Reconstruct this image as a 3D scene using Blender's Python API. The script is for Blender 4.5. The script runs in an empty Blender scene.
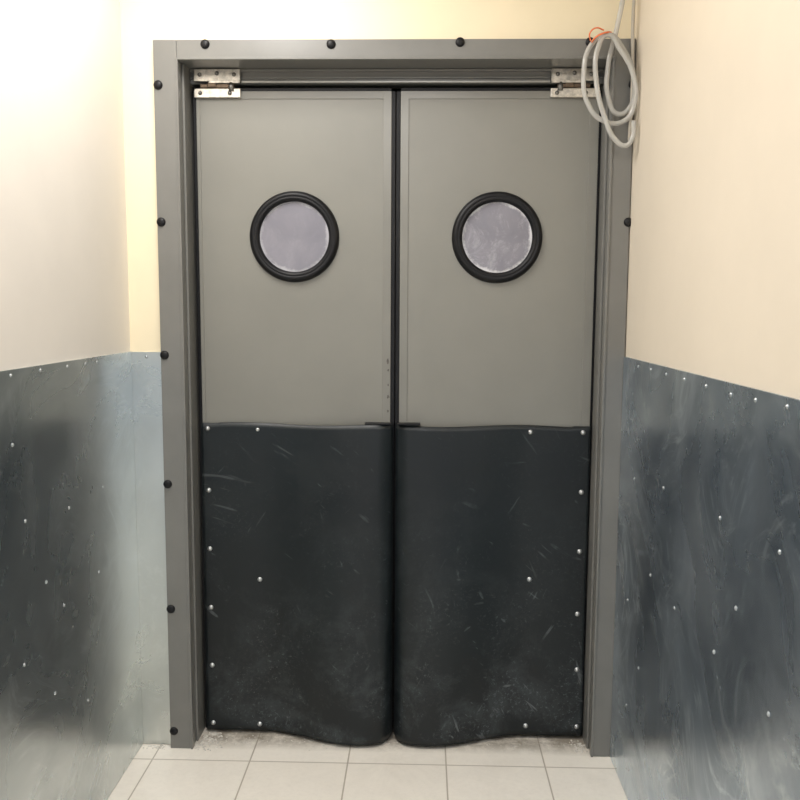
import bpy, bmesh, math, random
import numpy as np
from mathutils import Matrix, Vector
random.seed(4)
S=bpy.context.scene
S.view_settings.view_transform='Standard'
S.view_settings.look='None'
COL=S.collection

# ------------------------------------------------------------------ helpers
def link(o): COL.objects.link(o); return o
def obj_from_bm(name,bm,mat=None,smooth=False,parent=None):
    me=bpy.data.meshes.new(name); bm.normal_update(); bm.to_mesh(me); bm.free()
    if smooth:
        for p in me.polygons: p.use_smooth=True
    if mat: me.materials.append(mat)
    o=bpy.data.objects.new(name,me); link(o)
    if parent: o.parent=parent
    return o
def add_box(bm,x0,x1,y0,y1,z0,z1):
    vs=[bm.verts.new((x,y,z)) for x in (x0,x1) for y in (y0,y1) for z in (z0,z1)]
    for f in ((0,1,3,2),(4,6,7,5),(0,4,5,1),(2,3,7,6),(0,2,6,4),(1,5,7,3)):
        bm.faces.new([vs[i] for i in f])
def boxes(name,lst,mat,bevel=0.0,parent=None):
    bm=bmesh.new()
    for b in lst: add_box(bm,*b)
    bmesh.ops.recalc_face_normals(bm,faces=bm.faces)
    o=obj_from_bm(name,bm,mat,parent=parent)
    if bevel:
        m=o.modifiers.new('bevel','BEVEL'); m.width=bevel; m.segments=2; m.limit_method='ANGLE'
    return o
def lathe(name,prof,mat,seg=40,parent=None,loc=(0,0,0),rot=None):
    """profile (r, h): axis is -Y (towards the viewer side of the door)"""
    bm=bmesh.new(); rings=[]
    for r,h in prof:
        if r<1e-6: rings.append([bm.verts.new((0,-h,0))])
        else: rings.append([bm.verts.new((r*math.cos(2*math.pi*i/seg),-h,r*math.sin(2*math.pi*i/seg))) for i in range(seg)])
    for a,b in zip(rings,rings[1:]):
        for i in range(seg):
            j=(i+1)%seg
            if len(a)==1 and len(b)==1: continue
            if len(a)==1: bm.faces.new((a[0],b[i],b[j]))
            elif len(b)==1: bm.faces.new((a[i],a[j],b[0]))
            else: bm.faces.new((a[i],a[j],b[j],b[i]))
    bmesh.ops.recalc_face_normals(bm,faces=bm.faces)
    o=obj_from_bm(name,bm,mat,smooth=True,parent=parent)
    o.location=loc
    if rot: o.rotation_euler=rot
    return o
def copies(proto,parent,places,rot=None):
    for p in places:
        c=proto.copy(); COL.objects.link(c); c.parent=parent; c.location=p
        if rot: c.rotation_euler=rot
def tag(o,label,category,**k):
    o["label"]=label; o["category"]=category
    for a,b in k.items(): o[a]=b

# ------------------------------------------------------------------ materials
def newmat(name):
    m=bpy.data.materials.new(name); m.use_nodes=True
    nt=m.node_tree; b=nt.nodes['Principled BSDF']; return m,nt,b
def N(nt,t,**k):
    n=nt.nodes.new(t)
    for a,v in k.items():
        if a in n.inputs: n.inputs[a].default_value=v
        else: setattr(n,a,v)
    return n
def coords(nt,scale=(1,1,1),rot=(0,0,0)):
    """object coordinates, first rotated, then scaled (so stretched patterns can run diagonally)"""
    tc=N(nt,'ShaderNodeTexCoord'); mr=N(nt,'ShaderNodeMapping'); mp=N(nt,'ShaderNodeMapping')
    mr.inputs['Rotation'].default_value=rot; mp.inputs['Scale'].default_value=scale
    nt.links.new(tc.outputs['Object'],mr.inputs['Vector']); nt.links.new(mr.outputs['Vector'],mp.inputs['Vector']); return mp.outputs['Vector']
def warped(nt,scale,rot,wsc,wamt):
    """like coords, but bent by a soft large noise so that strokes curve"""
    tc=N(nt,'ShaderNodeTexCoord'); n=N(nt,'ShaderNodeTexNoise'); n.inputs['Scale'].default_value=wsc; n.inputs['Detail'].default_value=1
    nt.links.new(tc.outputs['Object'],n.inputs['Vector'])
    a=N(nt,'ShaderNodeVectorMath',operation='MULTIPLY_ADD'); nt.links.new(n.outputs['Color'],a.inputs[0]); a.inputs[1].default_value=(wamt,)*3
    nt.links.new(tc.outputs['Object'],a.inputs[2])
    mr=N(nt,'ShaderNodeMapping'); mp=N(nt,'ShaderNodeMapping')
    mr.inputs['Rotation'].default_value=rot; mp.inputs['Scale'].default_value=scale
    nt.links.new(a.outputs[0],mr.inputs['Vector']); nt.links.new(mr.outputs['Vector'],mp.inputs['Vector']); return mp.outputs['Vector']
def noise(nt,vec,scale,detail=4,rough=.5,dist=0):
    n=N(nt,'ShaderNodeTexNoise'); n.inputs['Scale'].default_value=scale; n.inputs['Detail'].default_value=detail
    n.inputs['Roughness'].default_value=rough; n.inputs['Distortion'].default_value=dist
    nt.links.new(vec,n.inputs['Vector']); return n.outputs['Fac']
def ramp(nt,fac,stops):
    r=N(nt,'ShaderNodeValToRGB'); cr=r.color_ramp
    while len(cr.elements)<len(stops): cr.elements.new(.5)
    for e,(p,c) in zip(cr.elements,stops):
        e.position=p; e.color=(c,c,c,1) if not hasattr(c,'__len__') else (*c,1)
    nt.links.new(fac,r.inputs['Fac']); return r.outputs['Color']
def mix(nt,fac,a,b,mode='MIX'):
    m=N(nt,'ShaderNodeMix',data_type='RGBA',blend_type=mode)
    for s,v in ((m.inputs[0],fac),(m.inputs[6],a),(m.inputs[7],b)):
        if hasattr(v,'is_linked') or hasattr(v,'links'): nt.links.new(v,s)
        elif hasattr(v,'__len__'): s.default_value=(*v,1)
        else: s.default_value=v
    return m.outputs[2]
def mul(nt,a,b): return mix(nt,1.0,a,b,'MULTIPLY')
def maprange(nt,val,a,b,c,d):
    n=N(nt,'ShaderNodeMapRange'); n.inputs[1].default_value=a; n.inputs[2].default_value=b; n.inputs[3].default_value=c; n.inputs[4].default_value=d
    nt.links.new(val,n.inputs[0]); return n.outputs[0]
def bump(nt,b,h,strength=.1,dist=.002):
    n=N(nt,'ShaderNodeBump'); n.inputs['Strength'].default_value=strength; n.inputs['Distance'].default_value=dist
    nt.links.new(h,n.inputs['Height']); nt.links.new(n.outputs['Normal'],b.inputs['Normal'])
def dashes(nt,scale,vscale,rot,thr,maskscale,m0,m1):
    """short thin scuffs: strongly stretched noise, thresholded and broken up by a mask"""
    f=noise(nt,warped(nt,vscale,rot,3,.12),scale,2,.5,0)
    a=ramp(nt,f,[(thr,0),(thr+.06,1)])
    return mul(nt,a,ramp(nt,noise(nt,coords(nt),maskscale,4,.6),[(m0,0),(m1,1)]))
def paint(name,c,rough=.5,var=.06,sc=3,bmp=.05,metal=0.0,spec=.5):
    m,nt,b=newmat(name); v=coords(nt)
    f=noise(nt,v,sc,5,.6)
    col=mix(nt,ramp(nt,f,[(.3,0),(.7,1)]),tuple(x*(1-var) for x in c),tuple(min(1,x*(1+var)) for x in c))
    nt.links.new(col,b.inputs['Base Color']); b.inputs['Roughness'].default_value=rough; b.inputs['Metallic'].default_value=metal
    b.inputs['Specular IOR Level'].default_value=spec
    bump(nt,b,noise(nt,v,180,3),bmp,.001)
    return m
M_left=paint('paint_left',(.77,.725,.66),.42,.03)
M_front=paint('paint_front',(.84,.74,.53),.5,.03)
M_right=paint('paint_right',(.765,.68,.555),.42,.03)
M_ceil=paint('paint_ceiling',(.8,.79,.77),.7)
M_frame=paint('frame_paint',(.180,.177,.163),.3,.07,6)
M_strip=paint('header_strip_metal',(.38,.37,.34),.33,.12,12,.03,.6)
M_leaf=paint('leaf_paint',(.218,.213,.187),.36,.05,2.5,.03)
M_trim=paint('leaf_trim_paint',(.206,.201,.177),.28,.05,4)
M_black=paint('black_rubber',(.004,.004,.005),.45,.2,20,.05,0,.3)
M_dark=paint('dark_wall',(.05,.05,.05),.8)

def steel(name,dark,light,metal,smear,r0,r1,door_sheen=0,smc=(.56,.62,.66),stain=.3):
    m,nt,b=newmat(name); v=coords(nt)
    f=ramp(nt,noise(nt,v,2.0,3,.5,.6),[(.32,0),(.68,1)])
    if door_sheen:      # reflected brightness painted into the zinc colour, paler towards the door
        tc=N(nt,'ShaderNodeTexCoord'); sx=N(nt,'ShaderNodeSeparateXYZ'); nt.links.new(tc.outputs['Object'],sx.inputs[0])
        f=mix(nt,1.0,mul(nt,f,(.55,)*3),maprange(nt,sx.outputs['Y'],-.75,.0,0,door_sheen),'ADD')
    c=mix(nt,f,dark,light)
    dk=noise(nt,coords(nt,(1,1,1),(1.2,0,0)),3.0,4,.55,.4)                  # soft dark stains
    c=mix(nt,ramp(nt,dk,[(.46,0),(.72,stain)]),c,tuple(x*.5 for x in dark))
    # broad, curved cloth-wipe marks running several ways
    for sc,st,ang,t0,amt in ((2.6,.42,.75,.44,.6),(3.4,.34,-.55,.46,.55),(5.5,.28,1.25,.48,.5)):
        sm=noise(nt,warped(nt,(1,1,st),(ang,0,0),2.0,.6),sc,6,.58,.2)
        mk=ramp(nt,noise(nt,coords(nt,(1,1,1),(ang*3,0,0)),2.4,3,.5),[(.36,0),(.60,1)])
        c=mix(nt,mul(nt,ramp(nt,sm,[(t0,0),(t0+.24,amt*smear)]),mk),c,smc)
    for sc,ang,t0 in ((26,.8,.52),(32,-.5,.53),(30,1.4,.54)):                         # fine brushing within the wipes
        st=noise(nt,warped(nt,(1,1,.09),(ang,0,0),2.0,.6),sc,4,.65,0)
        mk=ramp(nt,noise(nt,coords(nt,(1,1,1),(ang,1,0)),2.8,3,.5),[(.42,0),(.64,1)])
        c=mix(nt,mul(nt,ramp(nt,st,[(t0,0),(t0+.16,.6*smear)]),mk),c,tuple(min(1,x*1.15) for x in smc))
    nt.links.new(c,b.inputs['Base Color']); b.inputs['Metallic'].default_value=metal
    rr=noise(nt,warped(nt,(1,1,.4),(.75,0,0),2.0,.6),3.2,5,.6,.2)
    nt.links.new(ramp(nt,rr,[(.35,r0),(.65,r1)]),b.inputs['Roughness'])
    bump(nt,b,noise(nt,v,2.0,0),.6,.025)
    return m
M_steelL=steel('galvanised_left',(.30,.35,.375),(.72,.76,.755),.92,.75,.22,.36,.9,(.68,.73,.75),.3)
M_steelC=steel('galvanised_return',(.57,.595,.58),(.68,.71,.69),.9,.5,.22,.36,0,(.78,.81,.80),.15)
M_steelR=steel('galvanised_right',(.21,.265,.325),(.41,.49,.57),.88,1.15,.20,.38,0,(.76,.84,.91),.35)

def rubber():
    m,nt,b=newmat('kick_rubber'); v=coords(nt)
    tc=N(nt,'ShaderNodeTexCoord'); sx=N(nt,'ShaderNodeSeparateXYZ'); nt.links.new(tc.outputs['Object'],sx.inputs[0])
    low=ramp(nt,sx.outputs['Z'],[(0.0,1),(.25,.75),(.5,.34),(1,.10)])
    ax=N(nt,'ShaderNodeMath',operation='ABSOLUTE'); nt.links.new(sx.outputs['X'],ax.inputs[0])
    cen=maprange(nt,ax.outputs[0],.05,.6,1,.6)
    cl=noise(nt,v,4.6,10,.78,.3)
    c=mix(nt,ramp(nt,noise(nt,v,1.6,3),[(.35,0),(.7,1)]),(.005,.0076,.0088),(.009,.0135,.0153))
    d=mul(nt,mul(nt,ramp(nt,cl,[(.46,0),(.59,.36),(.75,.8)]),low),cen)
    c=mix(nt,d,c,(.088,.103,.108))
    sp=mul(nt,ramp(nt,noise(nt,v,80,6,.85,.3),[(.55,0),(.66,.7)]),mul(nt,ramp(nt,noise(nt,v,5,5,.65),[(.44,0),(.61,1)]),low))
    c=mix(nt,sp,c,(.20,.22,.23))
    for sc,vs,ro,th,ms in ((46,(1,1,.07),(0,.45,0),.675,5),(54,(1,1,.06),(0,-.6,0),.685,6),(48,(1,1,.07),(0,1.35,0),.685,5),(62,(1,1,.08),(0,.95,0),.675,7)):
        s=dashes(nt,sc,vs,ro,th,ms,.49,.61)
        s=mul(nt,s,ramp(nt,sx.outputs['Z'],[(0,.65),(.6,.34),(1.05,.22)]))
        c=mix(nt,s,c,(.16,.175,.18))
    nt.links.new(c,b.inputs['Base Color'])
    nt.links.new(ramp(nt,cl,[(.3,.32),(.7,.55)]),b.inputs['Roughness']); b.inputs['Specular IOR Level'].default_value=.42
    bump(nt,b,noise(nt,v,4,3),.25,.012)
    return m
M_kick=rubber()

def metal(name,c,r,mt=1.0):
    m,nt,b=newmat(name); v=coords(nt)
    nt.links.new(mix(nt,ramp(nt,noise(nt,v,60,5,.7),[(.35,0),(.65,1)]),tuple(x*.6 for x in c),c),b.inputs['Base Color'])
    b.inputs['Roughness'].default_value=r; b.inputs['Metallic'].default_value=mt; return m
M_screw=metal('screw_metal',(.74,.76,.76),.32,.8)
M_rivet=metal('rivet_metal',(.60,.64,.66),.38,.8)
M_hinge=metal('hinge_steel',(.78,.74,.66),.28,.85)
M_dull=metal('dull_steel',(.3,.29,.27),.4,.9)
M_rust=metal('greasy_barrel',(.18,.13,.09),.4,.7)

def pane(name,residue,smudge):
    m,nt,b=newmat(name); v=coords(nt)
    a=noise(nt,v,7,4,.55,.4)
    c=mix(nt,ramp(nt,a,[(.3,0),(.7,1)]),(.185,.18,.21),(.245,.238,.272))
    s=noise(nt,v,11,12,.88,.8)
    c=mix(nt,ramp(nt,s,[(.50,0),(.66,smudge)]),c,(.44,.435,.47))
    tc=N(nt,'ShaderNodeTexCoord'); ln=N(nt,'ShaderNodeVectorMath',operation='LENGTH'); nt.links.new(tc.outputs['Object'],ln.inputs[0])
    # dried residue creeping in irregularly from the rim
    e=N(nt,'ShaderNodeMath',operation='MULTIPLY_ADD'); nt.links.new(noise(nt,v,13,7,.75),e.inputs[0]); e.inputs[1].default_value=.06; nt.links.new(ln.outputs['Value'],e.inputs[2])
    c=mix(nt,ramp(nt,e.outputs[0],[(.138,0),(.146,residue)]),c,(.66,.66,.68))
    nt.links.new(c,b.inputs['Base Color']); b.inputs['Roughness'].default_value=.28
    return m
M_pane1=pane('porthole_pane',.45,.15); M_pane2=pane('porthole_pane_scratched',.95,.7)

def tiles():
    m,nt,b=newmat('floor_tiles'); 
    tc=N(nt,'ShaderNodeTexCoord'); mp=N(nt,'ShaderNodeMapping')
    T=.3293; mp.inputs['Location'].default_value=(-.193+T*10,.072+T*30,0)
    nt.links.new(tc.outputs['Object'],mp.inputs['Vector'])
    br=N(nt,'ShaderNodeTexBrick'); br.offset=0; br.squash=1
    for k,x in (('Scale',1),('Brick Width',T),('Row Height',T),('Mortar Size',.003),('Mortar Smooth',.4),('Bias',0)): br.inputs[k].default_value=x
    br.inputs['Color1'].default_value=(.91,.85,.75,1); br.inputs['Color2'].default_value=(.93,.875,.78,1); br.inputs['Mortar'].default_value=(.50,.44,.36,1)
    nt.links.new(mp.outputs['Vector'],br.inputs['Vector'])
    v=coords(nt)
    c=mix(nt,ramp(nt,noise(nt,v,60,5,.7),[(.45,0),(.75,.15)]),br.outputs['Color'],(.6,.55,.48))
    c=mix(nt,ramp(nt,noise(nt,v,4,6,.7),[(.5,0),(.8,.25)]),c,(.6,.54,.46))
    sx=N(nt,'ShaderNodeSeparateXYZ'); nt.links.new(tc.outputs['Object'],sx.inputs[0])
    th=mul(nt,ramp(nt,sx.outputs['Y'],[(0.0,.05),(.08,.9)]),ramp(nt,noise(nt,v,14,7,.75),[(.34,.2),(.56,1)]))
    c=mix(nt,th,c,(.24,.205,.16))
    nt.links.new(c,b.inputs['Base Color']); b.inputs['Roughness'].default_value=.33
    inv=N(nt,'ShaderNodeInvert'); nt.links.new(br.outputs['Fac'],inv.inputs['Color'])
    bump(nt,b,inv.outputs['Color'],.3,.002)
    return m
M_tile=tiles()

# ------------------------------------------------------------------ room shell
XL,XR,HC,YB=-.865,.758,2.85,-4.6
def struct(o,label,cat):
    o["kind"]="structure"; tag(o,label,cat); return o
struct(boxes('floor',[(XL-.1,XR+.1,YB,1.3,-.1,0)],M_tile),"pale beige square ceramic floor tiles with dark grout","floor")
struct(boxes('ceiling',[(XL-.1,XR+.1,YB,1.3,HC,HC+.1)],M_ceil),"plain off-white painted corridor ceiling","ceiling")
struct(boxes('wall_left',[(XL-.1,XL,YB,1.3,0,HC)],M_left),"smooth cream painted wall above galvanised sheet","wall")
struct(boxes('wall_right',[(XR,XR+.1,YB,1.3,0,HC)],M_right),"smooth peach cream painted wall above galvanised sheet","wall")
struct(boxes('wall_front',[(XL,-.71,.03,.2,0,HC),(.72,XR,.03,.2,0,HC),(-.71,.72,.03,.2,2.32,HC)],M_front),"warm yellow cream wall around the double doors","wall")
struct(boxes('wall_back',[(XL,XR,1.2,1.3,0,HC)],M_dark),"added unseen dark wall blocking light behind the doors","wall")  # added out of view, dark so no light leaks through the leaf gap

# ------------------------------------------------------------------ door frame
FL,FR,FT=-.755,.7555,2.35
fr=boxes('trim_1',[
 (FL,-.68,0,.03,0,FT),(.69,FR,0,.03,0,FT),(-.68,.69,0,.03,2.292,FT),
 (-.71,-.68,.03,.2,0,2.292),(.69,.72,.03,.2,0,2.292),(-.71,.72,.03,.2,2.292,2.32),
 (-.68,-.672,.050,.2,0,2.292),(.682,.69,.050,.2,0,2.292),
 (-.684,-.676,-.005,.02,0,2.292),(.686,.694,-.005,.02,0,2.292),(-.684,.694,-.005,.02,2.288,2.296)],M_frame,.0022)
struct(fr,"grey painted metal door frame with black bolt caps","door frame")
hd=boxes('header_rail',[(-.672,.682,.125,.19,2.246,2.291),(-.672,.682,.112,.125,2.283,2.291),(-.672,.682,.118,.125,2.262,2.268)],M_frame,.0015,parent=fr)
boxes('header_strip',[(-.5,.51,.112,.125,2.247,2.254)],M_strip,.0015,parent=hd)
cap=[(.0145,0),(.0145,.002),(.013,.005),(.010,.0072),(.005,.0085),(0,.009)]
c0=lathe('bolt_cap',cap,M_black,24,parent=fr,loc=(-.741,0,2.212))
copies(c0,fr,[(-.742,0,z) for z in (1.786,1.358,.928,.498,.063)]+[(-.589,0,2.336),(-.192,0,2.335),(.211,0,2.34),(.614,0,2.339)]+[(.751,0,z) for z in (2.212,1.79)])

# ------------------------------------------------------------------ door leaves
screw_prof=[(.0085,0),(.0085,.0012),(.0062,.0018),(.006,.0035),(.0042,.0052),(.0018,.006),(0,.006)]
def kick(parent,xo,xi,sgn,ph):
    """flexible rubber apron: flat at the outer edge, bulging forward and curling back at the meeting edge"""
    W=abs(xi-xo); nz=60; ztop,zbot=1.119,.014
    ds=[W*(1-i/70) for i in range(71) if W*(1-i/70)>.07]+[.064,.058,.052,.046,.04,.034,.028,.022,.016,.011,.007,.003,.0008,0]
    def b(d,t):
        A=.028+.062*(1-t)**1.1
        if d<.12: s=.68+.32*math.sin(math.pi/2*d/.12)
        elif d<.46: s=.5*(1+math.cos(math.pi*(d-.12)/.34))
        else: s=0
        r=.045
        if d<r: s*=math.sqrt(max(0,1-((r-d)/r)**2))
        rip=(.004*math.sin(15*d+ph)*t**3+.0025*math.sin(8*t+6*d+ph))*min(1,max(0,(.5-d)*4))*min(1,d*20)
        rip+=.002*t**6*math.sin(d*24+ph*2)*min(1,max(0,(.62-d)*8))
        return max(0,A*s+rip)
    bm=bmesh.new(); g=[]
    for j in range(nz+1):
        t=j/nz; row=[]
        for d in ds:
            z=zbot+(ztop-zbot)*t+(.0035*math.sin(d*13+ph)*t**8 if d<.6 else 0)
            x=xi+(-1 if sgn>0 else 1)*d
            row.append(bm.verts.new((x,.114-b(d,t),z)))
        row.append(bm.verts.new((xi,.119,zbot+(ztop-zbot)*t)))
        g.append(row)
    for j in range(nz):
        for i in range(len(g[0])-1): bm.faces.new((g[j][i],g[j][i+1],g[j+1][i+1],g[j+1][i]))
    bmesh.ops.recalc_face_normals(bm,faces=bm.faces)
    o=obj_from_bm('kick_sheet',bm,M_kick,smooth=True,parent=parent)
    m=o.modifiers.new('solid','SOLIDIFY'); m.thickness=.004; m.offset=0
    o["label"]="black scuffed flexible rubber kick sheet"
    return o
def hinge(parent,x0,x1,flip):
    h=boxes('hinge',[(x0,x1,.1035,.1115,2.250,2.289),(x0,x1,.106,.118,2.199,2.228),(x0+(.0 if flip else .05),x1-(.05 if flip else 0),.098,.1035,2.243,2.252)],M_hinge,.0015,parent=parent)
    h["label"]="worn stainless steel pivot hinge plates"
    xp=x0+.03 if flip else x1-.03
    lathe('pivot_pin',[(0,0),(.009,0),(.009,.026),(0,.026)],M_dull,16,parent=h,loc=(xp,.106,2.246),rot=(math.radians(90),0,0))
    boxes('hinge_barrel',[(x0+.02,x1-.02,.103,.118,2.229,2.243),(x0+.045,x0+.075,.099,.118,2.230,2.250)],M_rust,.003,parent=h)
    s=lathe('screw',[(r*.8,q) for r,q in screw_prof],M_dull,16,parent=h,loc=(x0+.02,.1035,2.271))
    copies(s,h,[(x1-.02,.1035,2.271),(x0+.02,.106,2.213),(x1-.035,.106,2.213),(.5*(x0+x1),.1035,2.275)])
    return h
def leaf(name,x0,x1,inner,label,M_pane):
    xo,xi=(x0,x1) if inner>0 else (x1,x0)
    L=boxes(name,[(x0,x1,.12,.16,.012,2.222)],M_leaf,.001)
    struct(L,label,"swing door")
    tw=.027
    boxes('edge_trim',[(x0,x0+(.012 if inner>0 else tw),.1170,.1205,.012,2.222),(x1-(tw if inner>0 else .03),x1,.1170,.1205,.012,2.222),
        (x0+.012,x1-.012,.1175,.1205,2.197,2.222)],M_trim,.001,parent=L)
    if inner>0:   # chipped patches on the meeting edge
        bm=bmesh.new()
        for zc,xw,zh in ((1.335,.010,.016),(1.305,.006,.008),(1.255,.005,.010),(1.215,.008,.012),(1.165,.006,.009)):
            cxx=x1-.008+random.uniform(-.002,.002)
            ring=[bm.verts.new((min(x1-.0005,cxx+xw*.6*math.cos(a)*random.uniform(.6,1.1)),.1163,zc+zh*.6*math.sin(a)*random.uniform(.6,1.1))) for a in [i*math.pi/5 for i in range(10)]]
            f=bm.faces.new(ring); r=bmesh.ops.extrude_face_region(bm,geom=[f])
            bmesh.ops.translate(bm,verts=[e for e in r['geom'] if isinstance(e,bmesh.types.BMVert)],vec=(0,.0012,0))
        bmesh.ops.recalc_face_normals(bm,faces=bm.faces)
        obj_from_bm('scuff_mark',bm,paint('scuff',(.09,.083,.07),.6,.2,60),parent=L)
    gi=(xi,xi+.0140) if inner>0 else (xi-.0140,xi)
    go=(xo-.012,xo) if inner>0 else (xo,xo+.0075)
    boxes('rubber_seal',[(gi[0],gi[1],.117,.163,.012,2.222),(go[0],go[1],.121,.16,.012,2.222),(x0,x1,.123,.158,2.222,2.234)],M_black,.002,parent=L)
    cx=(-.330 if inner>0 else .347); cz=1.750
    P=lathe('porthole',[(.117,-.006),(.116,.004),(.118,.012),(.123,.017),(.129,.0185),(.131,.0165),(.133,.0185),(.140,.018),(.146,.0135),(.150,.005),(.151,-.002)],M_black,96,parent=L,loc=(cx,.12,cz))
    P["label"]="round porthole with thick black rubber gasket"
    w=lathe('window_pane',[(.1175,0),(.06,.0005),(0,.0007)],M_pane,64,parent=P,loc=(0,-.002,0))
    w["label"]="hazy smeared translucent grey window pane"
    K=kick(L,xo-.004*inner,(.003 if inner>0 else .0145),inner,1.2 if inner>0 else 2.6)
    if inner>0: pts=[(-.634,z) for z in (1.100,.884,.676,.464,.252,.038)]+[(-.461,1.098),(-.46,.568),(-.467,.036)]
    else: pts=[(x,z) for x,z in ((.650,1.098),(.650,.892),(.650,.683),(.649,.460),(.653,.258),(.658,.048))]+[(.472,1.098),(.480,.582),(.478,.048)]
    s=lathe('screw',screw_prof,M_screw,16,parent=K,loc=(pts[0][0],.112,pts[0][1]))
    copies(s,K,[(x,.112,z) for x,z in pts[1:]])
    cb=(xi-.085,xi+.004,.084,.121,1.122,1.1265) if inner>0 else (xi-.006,xi+.072,.082,.121,1.122,1.1265)
    boxes('top_clip',[cb],M_black,.001,parent=L)
    hinge(L,*((-.655,-.502) if inner>0 else (.512,.66)),inner<0)
    return L
l1=leaf('door_1',-.652,-.006,1,"grey swing door leaf with porthole and black rubber kick sheet",M_pane1)
l2=leaf('door_2',.024,.6725,-1,"grey swing door leaf whose porthole pane has white scratches",M_pane2)

# ------------------------------------------------------------------ galvanised sheets
def sheet(box,mat,label,pts,axis,bev=.001):
    o=boxes('metal_sheet',[box],mat,bev)
    tag(o,label,"metal sheet",group="galvanised sheets lining the corridor")
    s=None
    for p in pts:
        if s is None:
            rot={'y':None,'x+':(0,0,math.radians(90)),'x-':(0,0,math.radians(-90))}[axis]
            s=lathe('rivet',[(a*.6,b*.5) for a,b in screw_prof],M_rivet,14,parent=o,loc=p,rot=rot)
        else:
            c=s.copy(); COL.objects.link(c); c.parent=o; c.location=p
    return o
lp=[(-.798,1.354),(-.644,1.355),(-.483,1.353),(-.273,1.352),(-.084,1.352),(-.36,1.353),(-.261,.973),(-.506,.968),(-.758,.996),(-.805,1.191),(-.661,.811),(-.561,.713),(-.314,.726),(-.795,.648),(-.427,.38),(-.636,.5)]
lp+=[(-1.0-.28*i,1.35) for i in range(8)]+[(-1.2-.5*i,.9-.13*(i%3)) for i in range(6)]
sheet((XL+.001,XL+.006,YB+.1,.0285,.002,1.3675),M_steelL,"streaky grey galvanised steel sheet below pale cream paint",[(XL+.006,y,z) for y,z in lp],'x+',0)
sheet((XL+.0062,FL-.001,.024,.0295,.002,1.366),M_steelC,"narrow pale galvanised strip between corner and door frame",[(XL+.055,.024,1.35)],'y',0)
rp=[(-.191,1.345),(-.483,1.345),(-.639,1.345),(-.801,1.343),(-.958,1.34),(-1.233,1.347),(-.33,1.346),(-1.09,1.343),(-.5,1.041),(-.195,1.003),(-.93,1.068),(-1.236,1.083),(-.409,.771),(-.638,.759),(-1.045,.908),(-.165,.611),(-.933,.767),(-.322,.459),(-1.228,.772),(-.2,.284)]
rp+=[(-1.5-.28*i,1.345) for i in range(8)]+[(-1.6-.5*i,.9-.13*(i%3)) for i in range(5)]
sheet((XR-.007,XR-.001,YB+.1,-.002,.002,1.364),M_steelR,"dark blue-grey galvanised steel sheet with wiped white smears",[(XR-.007,y,z) for y,z in rp],'x-')

# ------------------------------------------------------------------ hose, cable, tie
def tube(name,pts,r,mat,cyc=False):
    cu=bpy.data.curves.new(name,'CURVE'); cu.dimensions='3D'; cu.bevel_depth=r; cu.bevel_resolution=5; cu.resolution_u=14; cu.use_fill_caps=True
    sp=cu.splines.new('BEZIER'); sp.bezier_points.add(len(pts)-1)
    for b,p in zip(sp.bezier_points,pts): b.co=p; b.handle_left_type=b.handle_right_type='AUTO'
    sp.use_cyclic_u=cyc
    o=bpy.data.objects.new(name,cu); link(o)
    dg=bpy.context.evaluated_depsgraph_get(); me=bpy.data.meshes.new_from_object(o.evaluated_get(dg))
    bpy.data.objects.remove(o); o=bpy.data.objects.new(name,me); link(o)
    me.materials.clear(); me.materials.append(mat)
    for p in me.polygons: p.use_smooth=True
    return o
m,nt,b=newmat('clear_hose'); v=coords(nt)
nt.links.new(mix(nt,noise(nt,v,14,3),(.62,.61,.57),(.78,.77,.73)),b.inputs['Base Color']); b.inputs['Roughness'].default_value=.15
b.inputs['Transmission Weight'].default_value=.45; b.inputs['IOR'].default_value=1.38; M_hose=m
hp=[(.722,-.05,2.85),(.706,-.05,2.62),(.700,-.05,2.46),(.684,-.045,2.36),(.664,-.04,2.26),(.668,-.036,2.165),(.700,-.035,2.115),(.738,-.037,2.14),(.742,-.045,2.22),
    (.705,-.056,2.30),(.655,-.062,2.343),(.608,-.062,2.315),(.586,-.062,2.225),(.604,-.06,2.135),(.655,-.058,2.088),(.715,-.06,2.090),(.742,-.066,2.14),(.732,-.072,2.225),(.690,-.078,2.295),
    (.650,-.082,2.335),(.622,-.084,2.295),(.621,-.082,2.20),(.648,-.08,2.10),(.686,-.078,2.028),(.716,-.078,2.012),(.736,-.078,2.035),(.738,-.08,2.085)]
h=tube('hose',hp,.0076,M_hose); tag(h,"coiled translucent grey plastic hose hanging at frame corner","hose")
m,nt,b=newmat('grey_cable'); v=coords(nt)
nt.links.new(mix(nt,noise(nt,v,10,2),(.48,.44,.37),(.60,.55,.47)),b.inputs['Base Color']); b.inputs['Roughness'].default_value=.45
cb=tube('cable',[(.742,-.014,2.85),(.746,-.013,2.6),(.740,-.016,2.4),(.746,-.013,2.2),(.742,-.014,2.04)],.0055,m); tag(cb,"thin beige cable hanging down along the wall corner","cable")
m,nt,b=newmat('orange_plastic'); v=coords(nt)
nt.links.new(mix(nt,noise(nt,v,10,2),(.75,.16,.05),(.85,.26,.10)),b.inputs['Base Color']); b.inputs['Roughness'].default_value=.35
ring=[(.630+.028*math.cos(a)+.005*math.cos(2*a),-.066+.030*math.sin(a),2.332+.013*math.cos(a)) for a in [i*math.pi/5 for i in range(10)]]
t=tube('cable_tie',ring,.0028,m,True); t.parent=h; t["label"]="orange plastic tie holding the coil together"
tt=tube('tie_tail',[(.602,-.07,2.322),(.597,-.085,2.340),(.614,-.09,2.353),(.638,-.085,2.348)],.0022,m); tt.parent=t

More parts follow.
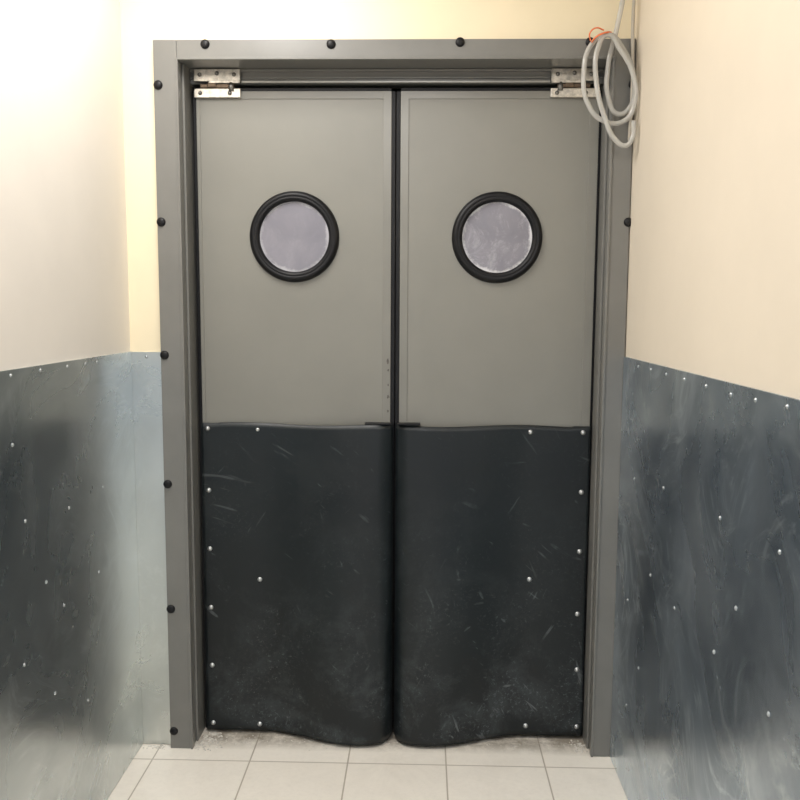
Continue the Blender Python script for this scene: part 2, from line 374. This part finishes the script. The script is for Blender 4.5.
# ------------------------------------------------------------------ rubble at the frame base
bm=bmesh.new()
def crumb(x,y,s):
    r=bmesh.ops.create_icosphere(bm,subdivisions=1,radius=s)
    for vv in r['verts']:
        vv.co=Vector((vv.co.x*random.uniform(.7,1.3),vv.co.y*random.uniform(.7,1.3),vv.co.z*random.uniform(.4,.7)))+Vector((x,y,s*.3))
for i in range(170): crumb(random.gauss(-.645,.03),random.gauss(.05,.03),random.uniform(.001,.005))
for i in range(60): crumb(random.uniform(-.85,-.77),random.gauss(.005,.008),random.uniform(.001,.004))
for i in range(60): crumb(random.gauss(.665,.02),random.gauss(.06,.02),random.uniform(.001,.005))
for i in range(160): crumb(random.uniform(-.6,.6),random.gauss(.06,.02),random.uniform(.0008,.003))
deb=obj_from_bm('plaster_debris',bm,paint('plaster',(.66,.63,.57),.9,.3,40))
tag(deb,"crumbs of plaster and dust along the door threshold","debris",kind="stuff")

# ------------------------------------------------------------------ lights
def area(loc,rot,sx,sy,e,c):
    l=bpy.data.lights.new('ceiling_light','AREA'); l.shape='RECTANGLE'; l.size=sx; l.size_y=sy; l.energy=e; l.color=c
    o=bpy.data.objects.new('ceiling_light',l); o.location=loc; o.rotation_euler=rot; link(o)
area((-.50,-.85,2.80),(0,0,0),.25,.9,28,(1,.97,.94))
area((0,-3.0,2.80),(0,0,0),.6,.9,38,(.96,.97,1))
w=bpy.data.worlds.new('world'); S.world=w; w.use_nodes=True
bg=w.node_tree.nodes['Background']; bg.inputs[0].default_value=(.88,.92,1,1); bg.inputs[1].default_value=.95

# ------------------------------------------------------------------ camera
cx,D,cz,th,ps,ro,f=0.10370,2.73763,1.51953,0.11021,0.02686,0.00574,843.00821
F=Vector((-math.sin(ps)*math.cos(th),math.cos(ps)*math.cos(th),-math.sin(th)))
R=F.cross(Vector((0,0,1))).normalized(); U=R.cross(F)
R2=R*math.cos(ro)+U*math.sin(ro); U2=-R*math.sin(ro)+U*math.cos(ro)
cam=bpy.data.cameras.new('camera'); cam.sensor_width=36; cam.lens=f*36/800; cam.clip_start=.05
co=bpy.data.objects.new('camera',cam); link(co)
mw=Matrix((( R2.x,U2.x,-F.x,cx),(R2.y,U2.y,-F.y,-D),(R2.z,U2.z,-F.z,cz),(0,0,0,1)))
co.matrix_world=mw; S.camera=co
